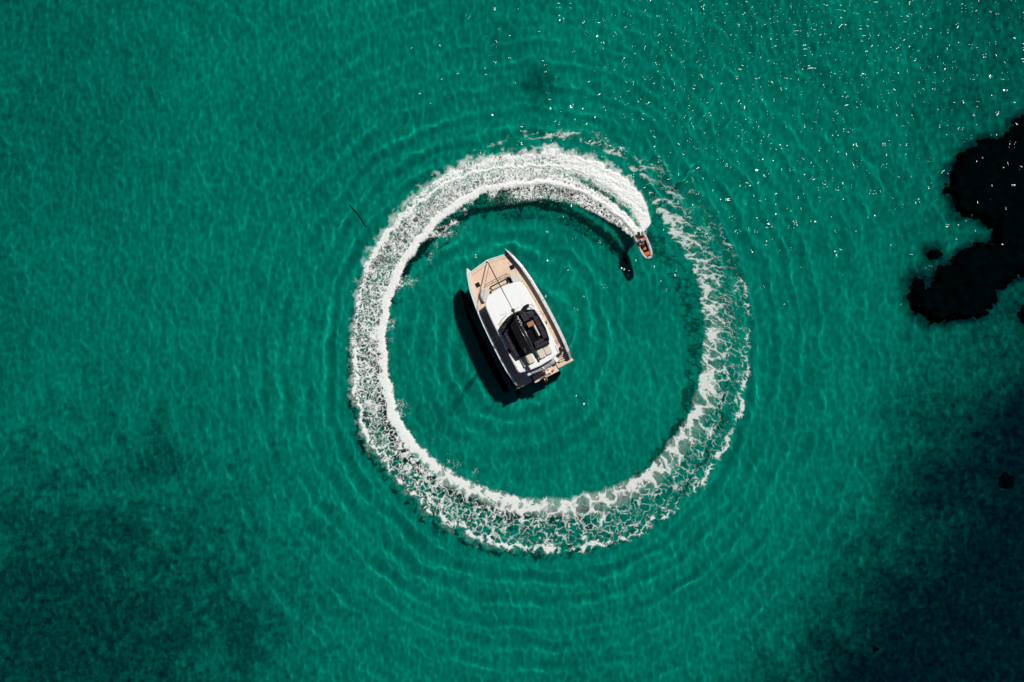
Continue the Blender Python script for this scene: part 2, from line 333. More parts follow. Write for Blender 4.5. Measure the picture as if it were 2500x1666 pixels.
def poly_dist(X, Y, P):
    inside = np.zeros(X.shape, bool); d = np.full(X.shape, 1e9); n = len(P)
    for i in range(n):
        (x0, y0), (x1, y1) = P[i], P[(i+1) % n]
        c = ((y0 > Y) != (y1 > Y)) & (X < (x1-x0)*(Y-y0)/(y1-y0+1e-12)+x0); inside ^= c
        t = np.clip(((X-x0)*(x1-x0)+(Y-y0)*(y1-y0))/((x1-x0)**2+(y1-y0)**2), 0, 1)
        d = np.minimum(d, np.hypot(X-x0-t*(x1-x0), Y-y0-t*(y1-y0)))
    return np.where(inside, d, -d)
k = 2.703
main = [px(2180+a/k, 250+b/k) for a, b in [(865,75),(800,95),(740,140),(690,235),(640,245),(590,230),(520,260),(440,320),(380,390),(345,450),(338,520),(330,590),(350,650),(370,720),(420,755),(500,780),(570,820),(622,832),(628,880),(600,915),(540,930),(480,940),(420,980),(340,1050),(280,1090),(240,1140),(225,1215),(200,1145),(110,1140),(90,1200),(85,1290),(100,1360),(150,1420),(220,1470),(330,1465),(430,1440),(540,1435),(610,1390),(660,1345),(685,1250),(760,1190),(865,1170),(1050,1150),(1250,900),(1280,500),(1150,150),(1000,60)]]
def oval(cx, cy, rx, ry, n=18): return [px(cx+rx*math.cos(2*math.pi*i/n), cy+ry*math.sin(2*math.pi*i/n)) for i in range(n)]
REEFS = [(main, 1.1, 'largest of the black weed-covered reefs under the water at the right edge', .2, .75, 500),
    (oval(2275, 622, 24, 17), .6, 'small isolated black reef off the tip of the largest reef', .15, .35, 520),
    (oval(2512, 765, 38, 37), .9, 'black reef cut by the right edge just below the largest reef', .2, .4, 540),
    (oval(2446, 1172, 27, 27), .2, 'roundish dark reef in the deep corner water at lower right', .2, .5, 560),
    (oval(2133, 1585, 15, 17), .25, 'smallest dark reef near the bottom edge in the deep corner water', .15, .5, 580)]
for P_, *_r in REEFS:
    weed = np.maximum(weed, .92*sst(-2.0, .4, poly_dist(X, Y, P_)+.7*n_fine+.5*n_mid))
for a_, b_, r_, k_ in ((1315,200,45,.55),(280,118,26,.4),(90,200,40,.35),(2330,45,60,.5),(225,335,22,.35),(740,1385,22,.4),(2290,160,30,.3)):
    weed = np.maximum(weed, k_*sst(-.5, .6, 1-np.hypot(PX-a_, PY-b_)/r_+.7*n_fine+.4*n_mid))
Zb = -DEPTH+.10*fbm(X/6, Y/6, 405, 3)+.12*weed*n_fine
def seabed_material():
    m, t, o = nodes('sand seabed with weed and painted falloff')
    b = N(t, 'BsdfDiffuse'); at = N(t, 'Attribute', attribute_name='weed'); tc = N(t, 'TexCoord')
    n1 = N(t, 'TexNoise', Scale=1.5, Detail=5.0, Roughness=.65); n2 = N(t, 'TexNoise', Scale=.35, Detail=3.0)
    for n in (n1, n2): t.links.new(tc.outputs['Object'], n.inputs['Vector'])
    ma = N(t, 'Math', operation='MULTIPLY_ADD'); ma.inputs[1].default_value = .9; ma.inputs[2].default_value = -.45; t.links.new(n1.outputs[0], ma.inputs[0])
    # noise only bites where weed grows: w + (n-.5)*w*(1-w)*k
    om = N(t, 'Math', operation='SUBTRACT'); om.inputs[0].default_value = 1.05; t.links.new(at.outputs['Fac'], om.inputs[1])
    p1 = N(t, 'Math', operation='MULTIPLY'); t.links.new(at.outputs['Fac'], p1.inputs[0]); t.links.new(om.outputs[0], p1.inputs[1])
    p2 = N(t, 'Math', operation='MULTIPLY'); p2.inputs[1].default_value = 5.0; t.links.new(p1.outputs[0], p2.inputs[0])
    ad = N(t, 'Math', operation='MULTIPLY_ADD'); t.links.new(p2.outputs[0], ad.inputs[0]); t.links.new(ma.outputs[0], ad.inputs[1]); t.links.new(at.outputs['Fac'], ad.inputs[2]); ad.use_clamp = True
    r = N(t, 'ValToRGB'); r.color_ramp.elements[0].color = (.47, .46, .38, 1); r.color_ramp.elements[1].color = (.58, .56, .46, 1); r.color_ramp.elements[0].position = .35; r.color_ramp.elements[1].position = .65
    t.links.new(n2.outputs[0], r.inputs[0])
    mx = N(t, 'Mix', data_type='RGBA'); t.links.new(ad.outputs[0], mx.inputs[0]); t.links.new(r.outputs[0], mx.inputs[6]); mx.inputs[7].default_value = (.010, .018, .042, 1)  # navy weed colour carries the blue of sky reflection over the dark corner
    t.links.new(mx.outputs[2], b.inputs['Color']); t.links.new(b.outputs[0], o.inputs[0]); return m
seabed = grid_mesh('seabed', xs, ys, Zb, seabed_material(), attrs={'weed': weed}); tag(seabed, kind='structure'); seabed.cycles.is_caustics_receiver = True

# ------------------------------------------------------------------ dark reefs standing on the seabed
def reef(P, h, label, step, rough, seed, name='reef'):
    P = np.array(P); x0, y0 = P.min(0)-1; x1, y1 = P.max(0)+1
    xs = np.arange(x0, x1, step); ys = np.arange(y0, y1, step); X, Y = np.meshgrid(xs, ys)
    d = poly_dist(X, Y, P)+rough*(fbm(X/1.6, Y/1.6, seed, 4)+.8*gnoise(X/.55, Y/.55, seed+5))
    Z = -DEPTH-.15+(h+.15)*sst(0, .9, d)*(1+.3*fbm(X/1.4, Y/1.4, seed+1, 4))
    c = d > -.05; keep = c[:-1,:-1] & c[1:,:-1] & c[:-1,1:] & c[1:,1:]
    o = grid_mesh(name, xs, ys, Z, M['reef'], keep=keep); o.cycles.is_caustics_receiver = True
    return tag(o, label, 'reef')
for r_ in REEFS: reef(*r_)
_p = [px(a, b) for a, b in [(843,494),(853,503),(862,512),(868,520),(878,535),(884,545),(891,552)]]
tag(G().tube([(x, y, -DEPTH+.22) for x, y in _p], [.02,.05,.07,.05,.09,.06,.02], 7).build('seaweed_strand', 'weed', smooth=True), 'thin dark strand of seaweed outside the upper part of the foam ring', 'seaweed').cycles.is_caustics_receiver = True

# ------------------------------------------------------------------ foam of the wake
def foam_material():
    m, t, o = nodes('sea foam'); at = N(t, 'Attribute', attribute_name='cover')
    b = N(t, 'BsdfDiffuse'); b.inputs['Color'].default_value = (.87, .88, .85, 1)
    tl = N(t, 'BsdfTranslucent'); tl.inputs['Color'].default_value = (.5, .62, .56, 1)
    tc = N(t, 'TexCoord'); nz = N(t, 'TexNoise', Scale=5.0, Detail=5.0, Roughness=.65); t.links.new(tc.outputs['Object'], nz.inputs['Vector'])
    bp = N(t, 'Bump', Strength=.55, Distance=.10); t.links.new(nz.outputs[0], bp.inputs['Height']); t.links.new(bp.outputs[0], b.inputs['Normal'])
    m1 = N(t, 'MixShader'); m1.inputs[0].default_value = .12; t.links.new(b.outputs[0], m1.inputs[1]); t.links.new(tl.outputs[0], m1.inputs[2])
    tr = N(t, 'BsdfTransparent'); m2 = N(t, 'MixShader'); t.links.new(at.outputs['Fac'], m2.inputs[0]); t.links.new(tr.outputs[0], m2.inputs[1]); t.links.new(m1.outputs[0], m2.inputs[2]); t.links.new(m2.outputs[0], o.inputs[0])
    return m
FSTEP = .055
xs, ys, A, Hh = foam_field(FSTEP)
c = A > .03; keep = c[:-1,:-1] | c[1:,:-1] | c[:-1,1:] | c[1:,1:]
foam = grid_mesh('wake_foam', xs, ys, .085+Hh, foam_material(), keep=keep, attrs={'cover': A})
tag(foam, 'ring of lacy white foam curling behind the grey dinghy around the catamaran', 'foam', kind='stuff')

# ------------------------------------------------------------------ catamaran (x starboard, y forward, z up)
BO = Vector((.572, 2.272, 0)); BR = R(27.1)
cat = empty('catamaran', BO, (0, 0, BR))
tag(cat, 'white and teak sailing catamaran with black flybridge lying inside the foam ring', 'catamaran')
YS = [7.25,6.8,6.2,4.9,3,1,-1,-2.7,-4.3,-5.45]
XO = [2.31,2.56,2.78,3.15,3.42,3.56,3.61,3.62,3.57,3.44]
XW = [.07,.22,.30,.35,.36,.36,.36,.36,.35,.32]
XI = [2.20,2.05,1.9,1.65,1.5,1.45,1.45,1.45,1.45,1.45]
def lerp(y, T): return float(np.interp(y, YS[::-1], T[::-1]))
hs = []
for y, o, w, i in zip(YS, XO, XW, XI):
    s = max(.25, min(1, (7.6-y)/1.2)); b = o-w
    hs.append([(o-.05,y,2.05),(o,y,1.75),(o-.04,y,1.0),(o-.2*s,y-.15*(1-s),0),((o+i)/2,y-.5*(1-s),-.75*s),(i+.1*s,y-.15*(1-s),0),(i,y,1.38),(b,y,1.39),(b,y,2.05)])
for mir in (False, True):
    h = G().loft(hs).build('hull', 'hull', cat, mirror=mir)
    G().loft([[(lerp(y,XO)-.055,y,2.052),(lerp(y,XO)-.055,y,2.085),(lerp(y,XO)-lerp(y,XW)+.01,y,2.085),(lerp(y,XO)-lerp(y,XW)+.01,y,2.052)] for y in (7.2,6.8,6.2,4.9,3,1,-1,-2.7,-4.3,-5.45)]).build('bulwark_cap', 'hull', h, mirror=mir)
    # topside windows
    for y0, y1 in ((3.6,2.2),(1.4,-.2),(-1.0,-2.6)):
        G().loft([[(lerp(y,XO)+.012,y,1.35),(lerp(y,XO)+.012,y,1.0),(lerp(y,XO)-.1,y,1.0),(lerp(y,XO)-.1,y,1.35)] for y in (y0,(y0+y1)/2,y1)]).build('hull_window', 'glass', h, mirror=mir)
    # stern: wing of the bulwark, steps, bathing platform
    G().add([(3.12,-5.452,1.0),(3.44,-5.452,1.0),(3.44,-5.452,2.05),(3.17,-5.452,2.05),(3.08,-6.28,.5),(3.34,-6.28,.5),(3.30,-6.22,1.15),(3.10,-6.22,1.15)],
            [(0,1,2,3),(4,7,6,5),(0,4,5,1),(1,5,6,2),(2,6,7,3),(3,7,4,0)]).build('stern_wing', 'hull', cat, mirror=mir)
    G().prism([(1.5,-5.46),(3.3,-5.46),(3.34,-6.25),(3.46,-6.66),(1.58,-6.66)], -.25, .48).build('stern_block', 'hull', cat, bevel=.03, mirror=mir)
    G().prism([(1.52,-6.1),(3.08,-6.12),(3.36,-6.3),(3.44,-6.64),(1.6,-6.64)], .482, .54).build('bathing_platform', 'teak', cat, bevel=.015, mirror=mir)
    for y0, y1, z in ((-5.46,-5.62,1.28),(-5.60,-5.88,1.06),(-5.86,-6.14,.80)):
        stp = G().box(1.98, 3.075, y1, y0, z-.05, z).build('step', 'teak', cat, bevel=.012, mirror=mir)
        G().box(2.0, 3.07, y1+.03, y0-.01, .485, z-.052).build('riser', 'hull', stp, mirror=mir)
    G().prism([(1.45,-5.2),(1.96,-5.2),(1.96,-5.95),(1.62,-5.95)], .9, 1.5).build('stern_locker', 'gel', cat, bevel=.04, mirror=mir)
# bridge deck and teak deck
G().prism([(-1.6,6.2),(1.6,6.2),(1.6,-5.9),(-1.6,-5.9)], .75, 1.36).build('bridge_deck', 'hull', cat, bevel=.08)
dk = [(lerp(y,XO)-lerp(y,XW)-.004, y) for y in (6.62,6.2,4.9,3,1,-1,-2.7,-4.3,-5.44)]
G().prism(dk[::-1]+[(0,6.96)]+[(-x,y) for x,y in dk], 1.40, 1.46).build('deck', 'teak', cat)
G().prism([(2.30,6.64),(0,6.975),(-2.30,6.64),(-2.18,6.80),(0,7.15),(2.18,6.80)], 1.22, 1.50).build('bow_crossbeam', 'hull', cat, bevel=.03)
for x0 in (-1, 1):
    # lighter margin boards of the foredeck
    G().prism([(x0*.1,6.72),(x0*2.1,6.42),(x0*2.1,6.38),(x0*.1,6.68)], 1.461, 1.466).build('margin_board', 'brown', cat)
for s in (-1, 1):
    h = G().box(s*2.05-.21, s*2.05+.21, 5.0, 5.42, 1.462, 1.49).build('hatch', 'glass', cat, bevel=.012)
    G().ring([(s*2.05-.24,4.97),(s*2.05+.24,4.97),(s*2.05+.24,5.45),(s*2.05-.24,5.45)],[(s*2.05-.212,4.998),(s*2.05+.212,4.998),(s*2.05+.212,5.422),(s*2.05-.212,5.422)],1.461,1.48).build('hatch_frame', 'alu', h)
    # grey shoulders either side of the forward cockpit
    G().prism([(s*1.3,3.3),(s*1.36,4.40),(s*1.75,4.58),(s*2.08,4.50),(s*2.33,4.2),(s*2.36,3.3)], 1.462, 2.0).build('coachroof_shoulder', 'shoulder', cat, bevel=.07, seg=3)
# forward cockpit: rail, dark bench bar and sides, cushions
G().tube([(-1.32,4.80,1.95),(-.6,4.83,2.0),(.6,4.83,2.0),(1.2,4.80,2.0),(1.36,4.70,2.0),(1.40,4.5,2.0),(1.40,3.72,2.0)], .028, 8).build('cockpit_rail', 'alu', cat, smooth=True)
for x in (-1.25,-.4,.45,1.25): G().tube([(x,4.81,1.46),(x,4.82,1.98)], .02, 6).build('rail_post', 'alu', cat, smooth=True)
G().box(-.96,.92,4.36,4.43,1.462,1.86).build('bench_shade_bar', 'charcoal', cat, bevel=.02)  # low bar, coloured dark for the shadow line along the bench
G().box(.88,1.06,3.95,4.42,1.462,1.80).build('bench_side', 'charcoal', cat, bevel=.03)
G().box(-.94,.86,3.98,4.345,1.462,1.70).build('bench_cushion', 'beige', cat, bevel=.05)
G().box(-1.22,-1.08,3.66,4.02,1.462,1.82).build('bench_side', 'charcoal', cat, bevel=.03)
G().box(1.12,1.30,3.72,4.55,1.462,1.66).build('bench_cushion', 'charcoal', cat, bevel=.04)
# deckhouse
RF = [(2.2,3.22),(2.34,2.4),(2.42,.75),(2.43,-2.8),(2.41,-4.9),(2.25,-5.14),(1.2,-5.36),(0,-5.44)]
RFF = [(0,3.68),(.9,3.62),(1.7,3.47)]+RF
roof_poly = RFF+[(-x,y) for x,y in RFF[::-1] if x > 1e-6]
wl = [(0,3.36),(.9,3.3),(1.9,3.05),(2.1,2.3),(2.18,.75),(2.18,-3.6)]
house = G().prism(wl+[(-x,y) for x,y in wl[::-1] if x > 0], 1.462, 3.5).build('deckhouse', 'gel', cat, bevel=.03)
for s in (-1, 1):
    for y0, y1 in ((2.1,.9),(.7,-.6),(-.8,-2.0),(-2.2,-3.4)):
        xa, xb = (float(np.interp(y, [-3.6,.75,2.3], [2.18,2.18,2.1])) for y in (y0, y1))
        G().add([(s*(xa-.03),y0,2.1),(s*(xa+.015),y0,2.1),(s*(xb+.015),y1,2.1),(s*(xb-.03),y1,2.1),(s*(xa-.03),y0,3.1),(s*(xa+.015),y0,3.1),(s*(xb+.015),y1,3.1),(s*(xb-.03),y1,3.1)],
                [(0,1,2,3),(4,5,6,7),(0,1,5,4),(1,2,6,5),(2,3,7,6),(3,0,4,7)]).build('window', 'glass', house)
for x0, x1, ya, yb in ((-1.75,-.95,3.11,3.30),(-.8,.8,3.32,3.32),(.95,1.75,3.30,3.11)):
    G().add([(x0,ya,2.2),(x0,ya+.06,2.2),(x1,yb+.06,2.2),(x1,yb,2.2),(x0,ya,3.1),(x0,ya+.06,3.1),(x1,yb+.06,3.1),(x1,yb,3.1)],
            [(0,1,2,3),(4,5,6,7),(0,1,5,4),(1,2,6,5),(2,3,7,6),(3,0,4,7)]).build('windscreen', 'glass', house)
G().box(-1.3,1.3,-3.63,-3.605,1.5,3.35).build('saloon_door', 'glass', house)
roof = G().prism(roof_poly, 3.52, 3.76, [(x*.985, y*.985) for x,y in roof_poly]).build('roof', 'gel', cat, bevel=.06, seg=3)
for s in (-1, 1):
    G().box(s*1.9-.12, s*1.9+.12, -5.0, -4.76, 1.462, 3.53).build('roof_post', 'gel', cat, bevel=.03)
    G().tube([(s*2.3,-4.2,3.83),(s*2.3,-4.6,3.95),(s*2.28,-4.9,3.83)], .02, 6).build('grab_rail', 'steel', roof, smooth=True)
G().box(-1.5,-1.05,-5.3,-4.98,3.762,3.80).build('roof_hatch', 'shoulder', roof, bevel=.02)
# aft cockpit under the roof
G().box(-1.5,1.4,-5.62,-5.2,1.462,1.95).build('cockpit_sofa', 'beige', cat, bevel=.06)
G().prism([(-1.72,-5.40),(.1,-5.62),(1.32,-5.50),(1.42,-5.88),(.1,-5.97),(-1.70,-5.74)], 2.86, 2.94).build('aft_awning', 'grey', cat, bevel=.02)
G().prism([(-1.74,-5.44),(-1.36,-5.49),(-1.30,-5.83),(-1.72,-5.77)], 2.942, 3.0).build('awning_end', 'hull', cat, bevel=.015)
for x in (-1.4, 1.2): G().tube([(x,-5.6,1.4),(x,-5.68,2.86)], .03, 8).build('awning_post', 'steel', cat, smooth=True)
G().box(1.05,1.22,-5.72,-5.56,2.942,3.02).build('awning_cushion', 'beige', cat, bevel=.03)
G().tube([(.05,-5.60,3.05),(.12,-5.74,3.0),(.14,-5.90,2.98),(.12,-6.02,2.6),(.1,-6.04,2.2)], [.05,.07,.06,.05,.03], 8).build('mainsheet_bag', 'white_cloth', cat, smooth=True)
# swim platform between the hulls
sw = G().prism([(-1.32,-6.12),(1.44,-6.08),(1.5,-6.93),(-1.38,-6.93)], .52, .60).build('swim_platform', 'teak', cat, bevel=.015)
G().prism([(-1.34,-6.10),(1.46,-6.06),(1.52,-6.95),(-1.40,-6.95)], .44, .518).build('platform_frame', 'hull', sw)
for x in (-.9, .9): G().tube([(x,-5.8,.9),(x,-6.3,.48)], .05, 8).build('platform_arm', 'steel', sw, smooth=True)
# flybridge
fo = [(-2.05,0),(-1.4,.34),(-.8,.58),(0,.72),(.8,.60),(1.45,.36),(2.07,.05),(2.20,-1.0),(2.22,-2.2),(2.05,-3.3),(1.84,-3.62),(1.84,-3.80),(-1.86,-3.70),(-1.95,-3.3),(-2.1,-2.3),(-2.12,-1.0)]
fi = [(x*.93, y*.95-.06) for x, y in fo]
fb = G().prism(fi, 3.765, 3.80).build('flybridge_floor', 'floor', cat)
G().ring(fo, fi, 3.764, 4.18).build('flybridge_coaming', 'black', cat, bevel=.02)
def cush(x0, x1, y0, y1, z0, z1, m='charcoal', nm='sofa_cushion', b=.05): return G().box(x0, x1, min(y0,y1), max(y0,y1), z0, z1).build(nm, m, cat, bevel=b, seg=2)
for y0, y1 in ((-.35,-1.05),(-1.08,-1.9),(-1.93,-2.75)): cush(-1.92,-1.32,y0,y1,3.802,4.12)
cush(-1.85,-1.3,-2.78,-3.5,3.802,4.10); cush(-1.26,-.62,-3.0,-3.5,3.802,4.12); cush(-1.86,-1.34,-.3,.02,3.802,4.14)
for y0, y1 in ((-.55,-1.1),(-1.13,-1.68),(-1.71,-2.26),(-2.29,-3.1)): cush(1.52,2.0,y0,y1,3.802,4.16)
cush(.50,1.15,-.62,.30,3.802,4.17,nm='lounge_pad'); cush(1.18,1.80,-.52,.12,3.802,4.17,nm='lounge_pad')
cush(.42,1.48,-2.95,-3.32,3.802,4.16); cush(.35,1.78,-3.36,-3.70,3.802,4.22,nm='seat_back',b=.08)
tb = G().box(.68,1.38,-1.34,-.86,4.36,4.40).build('flybridge_table', 'brown', cat, bevel=.012); G().tube([(1.0,-1.1,3.802),(1.0,-1.1,4.36)], .05, 8).build('table_leg', 'alu', tb, smooth=True)
G().box(1.22,1.38,-2.55,-1.36,4.36,4.395).build('table_leaf', 'shoulder', cat, bevel=.01)
G().box(1.10,1.78,.60,.86,3.762,4.45).build('helm_console', 'black', cat, bevel=.06)
G().tube([(1.85,.72,4.1),(2.02,.60,4.2),(2.10,.42,4.2),(2.12,.30,4.05)], .03, 8).build('helm_rail', 'brown', cat, smooth=True)
G().tube([(1.44+.16*math.cos(a),.48,4.22+.16*math.sin(a)) for a in [i*math.pi/6 for i in range(13)]], .018, 6).build('steering_wheel', 'steel', cat, smooth=True)
G().tube([(-2.0,.34,3.80),(-1.5,.62,3.86),(-.75,.86,3.86)], .022, 6).build('teak_rail', 'brown', cat, smooth=True)
G().prism([(-2.0,.02),(-1.95,.30),(-1.55,.55),(-1.42,.38)], 3.762, 3.775).build('teak_step', 'teak', cat)
for x0, x1, y0, y1 in ((.27,.98,-3.86,-4.80),(1.0,1.72,-3.92,-4.74),(-1.60,-.96,-3.76,-4.80),(-.94,-.30,-3.76,-4.76)):
    p = cush(x0,x1,y0,y1,3.764,4.0,'beige','sunpad',.06)
    G().box(x0+.03,x1-.03,y1+.02,y1+.22,4.0,4.08).build('head_roll', 'beige', p, bevel=.035)
# dark slab painted as the shade of a roof gap beside the port sofa
G().box(-2.42,-1.98,-2.80,-2.32,3.70,3.775).build('gap_shade_slab', 'charcoal', cat)
# mast, boom, rigging
mast = G().tube([(0,.36,3.762),(0,.36,10),(0,.34,15),(0,.32,18.6)], [.11,.10,.08,.05], 14, 1.3).build('mast', 'alu', cat, smooth=True)
G().ball((0,.32,18.66), (.16,.16,.10)).build('masthead_cap', 'rope', mast, smooth=True)
for s, x1 in ((-1,-1.15),(1,.95)): G().tube([(0,.36,16.2),(x1,.52,16.25)], .012, 6).build('spreader', 'steel', mast, smooth=True)
G().tube([(.0,.35,18.7),(.0,.30,19.5)], .01, 6).build('antenna', 'steel', mast)
boom = G().loft([[(-.24,.05,5.6),(-.13,.05,6.35),(.13,.05,6.35),(.24,.05,5.6)],[(-.27,-2,5.7),(-.15,-2,6.30),(.15,-2,6.30),(.27,-2,5.7)],[(-.17,-4.5,5.85),(-.09,-4.5,6.15),(.09,-4.5,6.15),(.17,-4.5,5.85)]]).build('sail_cover', 'black', cat, bevel=.04)
G().tube([(0,.2,5.5),(0,-4.85,5.75)], .11, 10).build('boom', 'alu', cat, smooth=True)
G().ball((0,-4.86,5.76), (.12,.10,.12)).build('boom_end', 'rope', cat, smooth=True)
for x in (-.17,.17): G().tube([(x,.0,6.28),(x*.9,-2.3,6.26),(x*.5,-4.6,6.12)], .012, 6).build('lazy_line', 'steel', cat, smooth=True)
rng = np.random.RandomState(4)
for i in range(9):
    y = .15-.11*i; G().tube([(rng.uniform(.03,.2),y,6.36),(rng.uniform(.05,.28),y-.07,6.45),(rng.uniform(.03,.2),y-.13,6.37)], .03, 6).build('halyard_coil', 'white_cloth', cat, smooth=True)
stay = G().tube([(0,6.98,1.55),(0,6.75,2.2),(0,4.6,7.3),(0,2.6,12.1),(0,.42,17.3)], [.025,.055,.05,.04,.02], 10).build('furled_headsail', 'sail', cat, smooth=True)
G().ball((0,6.98,1.58), (.09,.09,.1)).build('furling_drum', 'gel', stay, smooth=True)
G().tube([(.02,6.55,1.46),(.02,.45,15.6)], .022, 6).build('inner_stay', 'rope', cat, smooth=True)
for s in (-1, 1):
    G().tube([(s*.05,.34,16.8),(s*3.38,-1.2,2.06)], .012, 6).build('shroud', 'steel', cat)
    G().tube([(s*.05,.34,12.0),(s*3.36,-.7,2.06)], .010, 6).build('shroud', 'steel', cat)
    ps = [(s*(lerp(y,XO)-.15), y, 2.086) for y in (6.2,4.6,3.0,1.3,-.4,-2.1,-3.8,-5.2)]
    for p in ps: G().tube([p, (p[0],p[1],2.66)], .016, 6).build('stanchion', 'steel', cat, smooth=True)
    G().tube([(a,b,2.65) for a,b,_ in ps], .008, 5).build('lifeline', 'steel', cat)
    for y in (5.9,.6,-4.6): G().ball((s*(lerp(y,XO)-.15),y,2.10), (.05,.14,.05), 8, 5).build('cleat', 'steel', cat, smooth=True)
for y in (-3.85,-4.1): G().tube([(2.45,y,1.95),(3.25,y+.1,1.95)], .02, 6).build('gate_rail', 'alu', cat, smooth=True)
G().ball((2.62,-1.7,1.50), (.06,.2,.05), 8, 5).build('winch', 'alu', cat, smooth=True)
def onboat(x, y, z=0): return BO+Matrix.Rotation(BR, 3, 'Z') @ Vector((x, y, z))
bag = G().box(-.17,.17,-.19,.19,0,.34).build('deck_bag', 'dark_cloth', None, bevel=.06, seg=3); bag.location = onboat(2.78,-4.84,1.462); bag.rotation_euler = (0,0,BR+.1)
tag(bag, 'dark bag standing on the teak side deck beside the person in pink', 'bag')

# ------------------------------------------------------------------ grey inflatable dinghy
DO = Vector((14.25, 10.22, .02)); DR = R(202.8)
din = empty('inflatable_dinghy', DO, (R(3.5), R(8), DR))
tag(din, 'small grey inflatable dinghy with orange cushions speeding at the head of the foam trail', 'dinghy')
for s in (-1, 1):
    p = [(s*.50,-1.42,.30),(s*.52,-.6,.30),(s*.52,.2,.31),(s*.47,.7,.34),(s*.38,1.1,.39),(s*.24,1.36,.43)]
    tb = G().tube(p, [.13,.175,.18,.18,.17,.15], 14).build('side_tube', 'tube', din, smooth=True)
    G().ball((s*.50,-1.42,.30), (.13,.16,.13), 12, 8).build('tube_cone', 'tube', tb, smooth=True)
    for y in (-.7,.1): G().box(s*.52-.02+s*.02,s*.52+.02+s*.02,y-.09,y+.09,.475,.515).build('grab_handle', 'motor', tb, bevel=.012)
G().tube([(-.30,1.34,.43),(0,1.40,.44),(.30,1.34,.43)], [.14,.15,.14], 14).build('bow_tube', 'tube', din, smooth=True)
G().loft([[(-.44,-1.2,.2),(0,-1.2,-.08),(.44,-1.2,.2),(.44,-1.2,.24),(-.44,-1.2,.24)],[(-.44,.4,.2),(0,.4,-.06),(.44,.4,.2),(.44,.4,.24),(-.44,.4,.24)],[(-.2,1.25,.36),(0,1.3,.24),(.2,1.25,.36),(.2,1.25,.38),(-.2,1.25,.38)]]).build('floor', 'floor', din)
G().box(-.40,.40,-1.24,-1.14,.2,.56).build('transom', 'tube', din, bevel=.03)
st = G().box(-.38,.38,-.86,-.52,.24,.47).build('stern_bench', 'tube', din, bevel=.04)
G().box(-.37,-.02,-.85,-.53,.472,.55).build('cushion', 'orange', din, bevel=.035)
G().box(.02,.37,-.85,-.53,.472,.55).build('cushion', 'orange', din, bevel=.035)
cs = G().loft([[(-.18,-.16,.24),(.22,-.16,.24),(.22,.14,.24),(-.18,.14,.24)],[(-.16,-.10,.78),(.20,-.10,.78),(.20,.12,.70),(-.16,.12,.70)]]).build('console', 'motor', din, bevel=.03)
G().add([(-.17,.12,.70),(.21,.12,.70),(.19,.05,.95),(-.15,.05,.95),(-.17,.135,.70),(.21,.135,.70),(.19,.065,.95),(-.15,.065,.95)],[(0,1,2,3),(4,5,6,7),(0,1,5,4),(1,2,6,5),(2,3,7,6),(3,0,4,7)]).build('windscreen', 'glass', cs)
G().tube([(.03+.13*math.cos(a),-.16-.05*math.sin(a),.74+.12*math.sin(a)) for a in [i*math.pi/6 for i in range(13)]], .014, 6).build('steering_wheel', 'steel', cs, smooth=True)
G().box(-.14,.22,.16,.46,.24,.52).build('cushion', 'orange', din, bevel=.05)
G().prism([(-.30,.72),(.30,.72),(.20,1.12),(-.20,1.12)], .36, .50).build('cushion', 'orange', din, bevel=.05)
mo = G().loft([[(-.15,-1.56,.58),(.15,-1.56,.58),(.13,-1.22,.58),(-.13,-1.22,.58)],[(-.16,-1.62,.76),(.16,-1.62,.76),(.13,-1.18,.76),(-.13,-1.18,.76)],[(-.10,-1.52,.92),(.10,-1.52,.92),(.08,-1.26,.92),(-.08,-1.26,.92)]]).build('outboard_motor', 'motor', din, bevel=.04)
G().box(-.06,.06,-1.48,-1.30,-.35,.59).build('motor_leg', 'motor', mo, bevel=.03)
G().box(.12,.30,-1.12,-.92,.24,.42).build('fuel_tank', 'orange', din, bevel=.04)
G().tube([(-.2,-1.10,.50),(-.1,-1.0,.6),(.15,-1.02,.6),(.25,-1.10,.5)], .025, 6).build('engine_rail', 'alu', din, smooth=True)
din_m = Matrix.Translation(DO) @ Matrix.Rotation(DR, 4, 'Z') @ Matrix.Rotation(R(8), 4, 'Y') @ Matrix.Rotation(R(3.5), 4, 'X')

